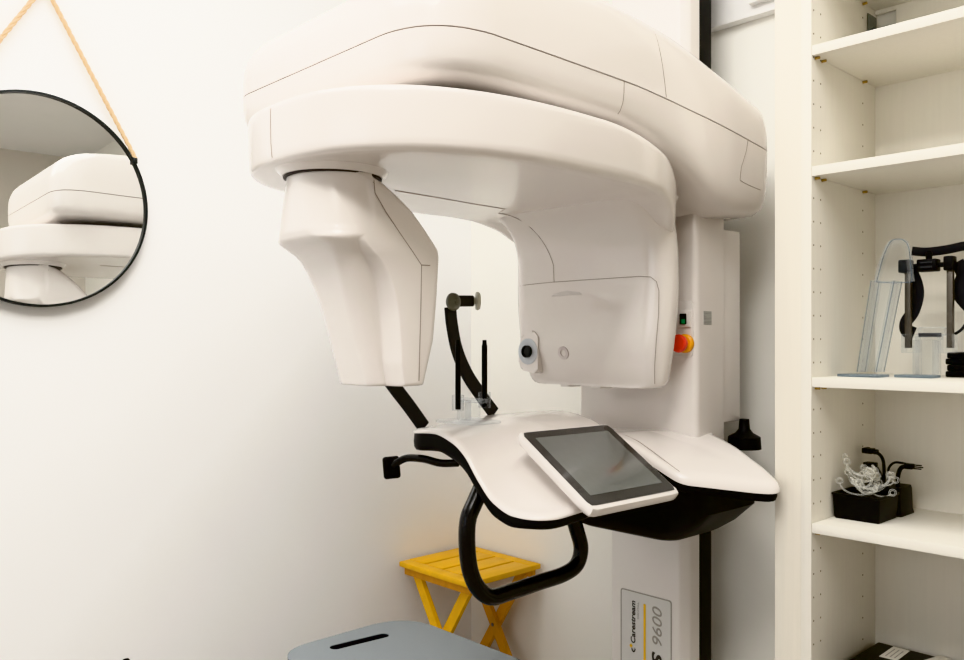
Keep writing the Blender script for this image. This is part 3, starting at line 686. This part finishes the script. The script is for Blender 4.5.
for px in (908.5, 950.5):
    b = MB(); p = pa(px, 300, a); zb, ztp = pa(px, 348, a).z, pa(px, 268, a).z
    b.box(p.x - .006, p.x + .006, a - .006, a + .006, zb, ztp, .001); lab(b.obj('rail', mat('gunmetal_rail', (.085, .075, .062), .4, metal=.5, noise=.08), hf), 'dark metal upright rail') if px < 920 else lab(b.obj('rail', MATS['gunmetal_rail'], hf), 'dark metal upright rail')
b = MB(); z = pa(930, 265, a).z; b.box(pa(900, 265, a).x, pa(912, 265, a).x, a - .013, a + .013, z - .014, z + .014, .003); b.box(pa(945, 266, a).x, pa(955, 266, a).x, a - .013, a + .013, z - .014, z + .016, .003); b.box(pa(912, 265, a).x, pa(945, 265, a).x, a - .005, a + .005, z - .006, z + .004, .001); b.obj('crossbar', BLACK, hf)
b = MB(); x0, x1 = pa(919, 265, a).x, pa(939, 265, a).x; b.box(x0, x1, a - .017, a + .012, z - .014, z + .012, .003); b.lathe([(0, 0), (.006, 0), (.007, .014), (.004, .018), (0, .018)], ((x0 + x1) / 2, a, z + .011), n=14); b.mi = 1; b.box(x0 + .008, x1 - .008, a - .0185, a - .017, z - .007, z - .003); b.box(x0 + .008, x1 - .008, a - .0185, a - .017, z + .003, z + .006); b.obj('slider_block', [BLACK, CHAR], hf)
b = MB(); b.sweep([pa(x, y, a + .016) for x, y in ((905, 265), (913, 275), (918, 292), (914, 310), (906, 322), (906, 330), (914, 334))], .030, .003, nrm=Vector((.35, .94, 0)), sub=5); b.sweep([pa(x, y, a + .020) for x, y in ((912, 251), (925, 252), (937, 251), (950, 249), (966, 246), (985, 248))], .019, .003, nrm=Vector((0, 1, 0)), sub=4)
b.sweep([pa(x, y, a + .016) for x, y in ((957, 262), (963, 275), (958, 290), (966, 303), (980, 315))], .028, .003, nrm=Vector((.2, .98, 0)), sub=5); b.tube([pa(x, y, a + .01) for x, y in ((955, 334), (962, 329), (970, 318), (978, 312))], .003, 8, sub=4)
lab(b.obj('head_strap', FABB, hf, sharp=60), 'black webbing head straps')
rb = empty('ribbed_block', (-.6, 2.02, Z3), 'black ribbed plastic block beside the head positioner, at the frame edge', 'block')
b = MB(); x0 = pa(949, 360, 2.0).x
for k in range(4): b.box(x0 + (.003 if k % 2 else 0), x0 + .10, 1.975, 2.05, Z3 + .0003 + k * .0135, Z3 + .0133 + k * .0135, .003)
b.obj('ribbed_body', BLACK, rb)

# ---- items on the shelf below
Z4 = sh_top['s4']
b = MB(); b.loft([[(p.x, p.y, Z4 + z) for p in rpoly([(-.822 - e, 1.84 - e), (-.722 + e, 1.84 - e), (-.722 + e, 1.945 + e), (-.822 - e, 1.945 + e)], .006, 4)] for z, e in ((.0003, -.003), (.004, -.001), (.050, .001), (.0525, .003), (.056, .003), (.056, -.003), (.047, -.004))])
tray = tag(b.obj('foam_tray', BLACK), 'square black block holding the heap of clear plastic rests', 'block')
b = MB(); b.loft([[(p.x, p.y, Z4 + z) for p in rpoly([(-.812 - e, 1.952 - e), (-.721 + e, 1.952 - e), (-.721 + e, 2.035), (-.812 - e, 2.035)], .008, 4)] for z, e in ((.0003, .003), (.010, .0), (.056, -.002), (.062, -.004))])
blk = tag(b.obj('holder_block', BLACK), 'black block behind the clear plastic heap, with rods standing in it', 'block')
# clear chin pieces heaped on the tray
def chinpiece():
    r = empty('clear_chin_piece', (0, 0, 0)); 
    b = MB(); pts = [Vector((.032 * math.cos(t), 0, -.020 * math.sin(t))) for t in [PI * k / 16 for k in range(17)]]
    b.sweep(pts, .0035, .007, nrm=Vector((0.01, 1, 0))); b.obj('curved_band', SILI, r)
    for s_ in (1, -1):
        b = MB(); b.torus((s_ * .034, 0, .004), .006, .0023, (0, 1, 0), 18, 6); b.obj('end_ring', SILI, r)
    return r
proto = chinpiece()
zt = Z4 + .057
spots = [(-.780, 1.862, .016, 10, 8, 20), (-.765, 1.875, .020, -12, 14, -35), (-.752, 1.900, .022, 6, -22, 55), (-.782, 1.905, .026, 15, 12, 5), (-.758, 1.862, .022, -25, 6, 70), (-.776, 1.882, .042, 8, -10, -10), (-.780, 1.890, .047, -10, 25, 30), (-.764, 1.892, .050, 20, -8, -50), (-.743, 1.880, .020, -8, 30, 15), (-.783, 1.872, .060, 6, 18, -20), (-.738, 1.858, .034, 18, -14, 40), (-.752, 1.915, .036, -14, 18, 10), (-.768, 1.866, .034, 12, -26, -30)]
for i, (x, y, dz, rx, ry, rz) in enumerate(spots):
    o = proto if i == 0 else copy_tree(proto, (0, 0, 0))
    o.location = (x, y, zt + dz); o.rotation_euler = [math.radians(v) for v in (rx, ry, rz)]
    tag(o, 'clear plastic chin piece with ring ends in the heap on the black block', 'chin piece', 'clear chin pieces heaped on the black block')
a = 1.985
def stick(pts, r, name, label):
    b = MB(); P = [pa(x, y, a + d) for x, y, d in pts]; P[0].z = Z4 + .0623; b.tube(P, r, 8, sub=5); o = empty(name, P[0], label, 'rod'); b.obj('bent_stem', BLACK, o); return o, P
o, P = stick(((884, 484, 0), (884, 470, 0), (883, 460, 0), (879, 454, 0), (873, 452, 0)), .0038, 'bite_rod_holder', 'taller black bent rod with forked head pointing left, in the rear block')
b = MB(); e = P[-1]; b.box(e.x - .016, e.x + .002, e.y - .012, e.y + .012, e.z - .004, e.z + .008, .002); b.box(e.x - .020, e.x - .012, e.y - .016, e.y + .016, e.z - .003, e.z + .009, .002); b.box(e.x + .003, e.x + .010, e.y - .01, e.y + .01, e.z - .004, e.z + .006, .002); b.obj('forked_head', BLACK, o)
o, P = stick(((882, 484, -.012), (881, 476, -.012), (877, 468, -.012), (872, 465, -.012)), .0034, 'bite_rod_holder', 'shorter black bent rod behind the clear pieces, head pointing left')
b = MB(); e = P[-1]; b.box(e.x - .016, e.x + .002, e.y - .012, e.y + .012, e.z - .005, e.z + .006, .002); b.box(e.x + .003, e.x + .010, e.y - .01, e.y + .01, e.z - .003, e.z + .006, .002); b.obj('forked_head', BLACK, o)
o, P = stick(((888, 485, .005), (888, 472, .005), (890, 466, .005), (895, 462.5, .005), (903, 463, .005)), .0026, 'hooked_rod', 'thin plain black hooked rod, third from the left in the rear block')
b = MB(); b.lathe([(0, 0), (.0022, 0), (.0016, .008), (0, .009)], P[-1], (1, 0, -.1), 10); b.obj('tip', BLACK, o)
o, P = stick(((898, 487, 0), (898, 476, 0), (901, 468, 0), (907, 466, 0)), .0048, 'pronged_rod', 'thick black bent rod with prongs pointing right')
e = P[-1]
b = MB(); b.box(e.x - .004, e.x + .014, e.y - .008, e.y + .008, e.z - .006, e.z + .006, .002)
for dz, L in ((-.004, .030), (0, .034), (.004, .031)): b.box(e.x + .014, e.x + L, e.y - .002, e.y + .002, e.z + dz - .0012, e.z + dz + .0012, .0005)
b.obj('pronged_head', BLACK, o)
# ---- lowest visible shelf
Z5 = sh_top['s5']; BT = H - .722
b = MB(); b.box(-.812, -.50, 1.79, 2.068, Z5 + .0003, BT - .022, .003); bx = tag(b.obj('storage_box', BLACK), 'flat black box with paper labels on the lowest visible shelf', 'box')
b = MB(); b.box(-.815, -.497, 1.787, 2.071, BT - .0215, BT, .004); lid = b.obj('lid', BLACK, bx)
def flatlabel(pts, name, parent, lift=.0008):
    b = MB(); b.loft([[(p.x, p.y, BT + h) for p in pts] for h in (.0001, lift)]); 
    b.mi = 1
    A, B, C, D = pts
    for k in range(1, 4):
        t = k / 4; p = A.lerp(D, t); q = B.lerp(C, t); p, q = p.lerp(q, .15), p.lerp(q, .8); d = (D - A).normalized() * .0012
        b.loft([[(v.x, v.y, BT + h) for v in (p - d, q - d, q + d, p + d)] for h in (lift, lift + .0003)])
    return b.obj(name, [PAPER, INKG], parent)
lab(flatlabel([pz(879, 656.5, BT), pz(893.5, 646.5, BT), pz(910, 651, BT), pz(897, 661, BT)], 'paper_label', lid), 'white paper label')
b = MB(); c0 = pz(940, 662, BT); b.box(-.035, .035, -.022, .022, 0, .0012, 0, M=Matrix.Translation((c0.x, c0.y, BT + .0004)) @ Matrix.Rotation(math.radians(75), 4, 'Z')); 
tag(b.obj('paper_card', PAPER), 'loose white card lying on the black box at the frame corner', 'card')

# ================================================================ folding stool in the corner
ST0 = Vector((-2.083, 1.915, 0)); SW, SH = .155, .460
st = empty('folding_stool', ST0, 'yellow slatted wooden folding stool in the room corner', 'stool')
x0, x1, y0, y1 = ST0.x - .185, ST0.x + .165, ST0.y - .165, ST0.y + .165
for (ya, yb_) in ((y0, y0 + .045), (y1 - .045, y1)):
    b = MB(); b.box(x0, x1, ya, yb_, SH - .018, SH, .004); b.obj('seat_rail', YEL, st)
n = 4; gap = .010; w = ((x1 - x0) - (n - 1) * gap) / n
for k in range(n):
    xa = x0 + k * (w + gap); b = MB(); b.box(xa, xa + w, y0 + .0452, y1 - .0452, SH - .018, SH, .002); b.obj('seat_slat', YEL, st)
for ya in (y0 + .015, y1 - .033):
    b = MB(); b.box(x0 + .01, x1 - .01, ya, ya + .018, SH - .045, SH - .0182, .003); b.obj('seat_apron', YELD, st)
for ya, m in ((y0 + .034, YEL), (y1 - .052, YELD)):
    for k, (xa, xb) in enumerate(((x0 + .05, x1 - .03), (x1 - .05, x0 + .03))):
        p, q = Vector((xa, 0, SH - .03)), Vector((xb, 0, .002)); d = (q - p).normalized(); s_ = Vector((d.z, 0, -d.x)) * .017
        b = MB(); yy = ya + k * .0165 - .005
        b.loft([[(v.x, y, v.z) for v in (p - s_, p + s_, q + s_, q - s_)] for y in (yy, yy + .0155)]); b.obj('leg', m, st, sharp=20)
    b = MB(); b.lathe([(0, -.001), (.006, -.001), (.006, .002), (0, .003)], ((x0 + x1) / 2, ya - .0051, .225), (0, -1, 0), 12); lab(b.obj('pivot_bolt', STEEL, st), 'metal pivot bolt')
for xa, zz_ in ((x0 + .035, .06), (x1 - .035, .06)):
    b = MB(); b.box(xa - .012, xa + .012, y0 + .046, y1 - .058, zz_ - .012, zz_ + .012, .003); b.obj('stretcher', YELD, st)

# ================================================================ grey seat in front
GZ = .46
def gp(px, py): return pz(px, py, GZ)
gs = empty('grey_stool', (-1.5, 1.23, 0), 'blue-grey plastic stool with hand slot, in front at the bottom edge', 'stool')
gx0, gx1, gy0, gy1 = -1.812, -1.30, 1.02, 1.42
outer = rpoly([(gx0, gy0), (gx1, gy0), (gx1, gy1), (gx0, gy1)], [.09, .09, .09, .11], 12)
s0, s1 = gp(336, 647), gp(383, 635.5)
d = (s1 - s0).normalized(); sl = []
nrm_ = Vector((-d.y, d.x, 0)); rs = .0155
for k in range(9): t = PI / 2 + PI * k / 8; sl.append(s0 + d * rs * math.cos(t) + nrm_ * rs * math.sin(t))
for k in range(9): t = -PI / 2 + PI * k / 8; sl.append(s1 + d * rs * math.cos(t) + nrm_ * rs * math.sin(t))
bm = bmesh.new()
vo = [bm.verts.new((p.x, p.y, GZ)) for p in outer]; vi = [bm.verts.new((p.x, p.y, GZ)) for p in sl]
eo = [bm.edges.new((vo[i], vo[(i + 1) % len(vo)])) for i in range(len(vo))]; ei = [bm.edges.new((vi[i], vi[(i + 1) % len(vi)])) for i in range(len(vi))]
bmesh.ops.triangle_fill(bm, edges=eo + ei, use_beauty=True, use_dissolve=False, normal=(0, 0, 1))
ex = bmesh.ops.extrude_face_region(bm, geom=bm.faces[:])
for g in ex['geom']:
    if isinstance(g, bmesh.types.BMVert): g.co.z -= .022
b = MB(); b.bm.free(); b.bm = bm
seat = b.obj('seat', GREYP, gs, sharp=30)
b = MB(); sk = lambda e, z: [(p.x, p.y, z) for p in rpoly([(gx0 + e, gy0 + e), (gx1 - e, gy0 + e), (gx1 - e, gy1 - e), (gx0 + e, gy1 - e)], .09, 8)]
b.loft([sk(.004, GZ - .0221), sk(.0, GZ - .03), sk(.0, GZ - .06), sk(.006, GZ - .06), sk(.006, GZ - .0221)], False, False); b.obj('seat_skirt', GREYP, gs)
b = MB(); c = (s0 + s1) / 2; ang = math.atan2(d.y, d.x)
def pk(hx, hy, z): return [Vector((c.x, c.y, z)) + Matrix.Rotation(ang, 3, 'Z') @ Vector((p.x, p.y, 0)) for p in rpoly([(-hx, -hy), (hx, -hy), (hx, hy), (-hx, hy)], hy * .98, 8)]
hl = (s1 - s0).length / 2 + rs
b.loft([pk(hl + .006, rs + .006, GZ - .0223), pk(hl + .006, rs + .006, GZ - .055), pk(hl - .001, rs - .001, GZ - .055), pk(hl - .001, rs - .001, GZ - .0015), pk(hl - .0002, rs - .0002, GZ - .0015), pk(hl - .0002, rs - .0002, GZ - .0223)], False, False); b.loft([pk(hl + .006, rs + .006, GZ - .058), pk(hl + .006, rs + .006, GZ - .0552)])
lab(b.obj('slot_shade_liner', FABB, gs), 'added black liner standing in for shade in the hand slot')  # added liner; its black replaces the shade under the seat
for sx in (1, -1):
    for sy in (1, -1):
        xa = (gx1 - .05) if sx > 0 else (gx0 + .05); ya = (gy1 - .05) if sy > 0 else (gy0 + .05)
        b = MB(); b.tube([(xa, ya, GZ - .0225), (xa + sx * .015, ya + sy * .012, .2), (xa + sx * .025, ya + sy * .02, 0.002)], [.022, .018, .014], 12); b.obj('leg', GREYP, gs)

# ================================================================ dark rounded knob at the lower left
q = pz(124, 657.2, .36)
kp = empty('floor_post', (q.x, q.y, 0), 'slim black post with rounded top by the left wall, at the bottom edge', 'post')
b = MB(); b.lathe([(0, .012), (.012, .012), (.012, .30), (.018, .335), (.019, .348), (.013, .359), (.004, .363), (0, .3635)], (q.x, q.y, 0), n=24); b.obj('post', BLACK, kp)
b = MB(); b.lathe([(0, 0), (.055, 0), (.055, .006), (.03, .0119), (0, .0119)], (q.x, q.y, 0), n=28); b.obj('foot', BLACK, kp)

# ================================================================ lights
def area(name, loc, rot, sx, sy, power, col=(1, 1, 1)):
    l = bpy.data.lights.new(name, 'AREA'); l.shape = 'RECTANGLE'; l.size = sx; l.size_y = sy; l.energy = power; l.color = col
    o = bpy.data.objects.new(name, l); COL.objects.link(o); o.location = loc; o.rotation_euler = rot; return o
area('added_window_fill', ((WX0 + WX1) / 2, YF - .15, (WZ0 + WZ1) / 2), (math.radians(90), 0, 0), 2.2, 1.5, 6, (.95, .975, 1.0))  # added weak fill light in the unseen opening
area('ceiling_area_light', (-1.0, .3, ZC - .02), (0, 0, 0), 1.9, 1.8, 66, (1, .99, .975))
area('ceiling_area_light', (-.2, -.3, ZC - .02), (0, 0, 0), .6, .6, 22, (1, .955, .89))  # added warm fill lamp for the left wall and scanner side
W = bpy.data.worlds.new('room_sky'); S.world = W; W.use_nodes = True
W.node_tree.nodes['Background'].inputs['Color'].default_value = (.95, .97, 1, 1); W.node_tree.nodes['Background'].inputs['Strength'].default_value = 1.0

# ================================================================ camera
cd = bpy.data.cameras.new('camera'); co = bpy.data.objects.new('camera', cd); COL.objects.link(co)
cd.sensor_width = 36; cd.lens = F / 964 * 36; cd.shift_y = 10 / 964; cd.clip_start = .02
co.location = (0, 0, H); co.rotation_euler = (math.radians(90), 0, TH); S.camera = co
S.view_settings.view_transform = 'Khronos PBR Neutral'; S.view_settings.look = 'None'; S.view_settings.exposure = 0.28
S.cycles.max_bounces = 10; S.cycles.diffuse_bounces = 6; S.cycles.transparent_max_bounces = 24
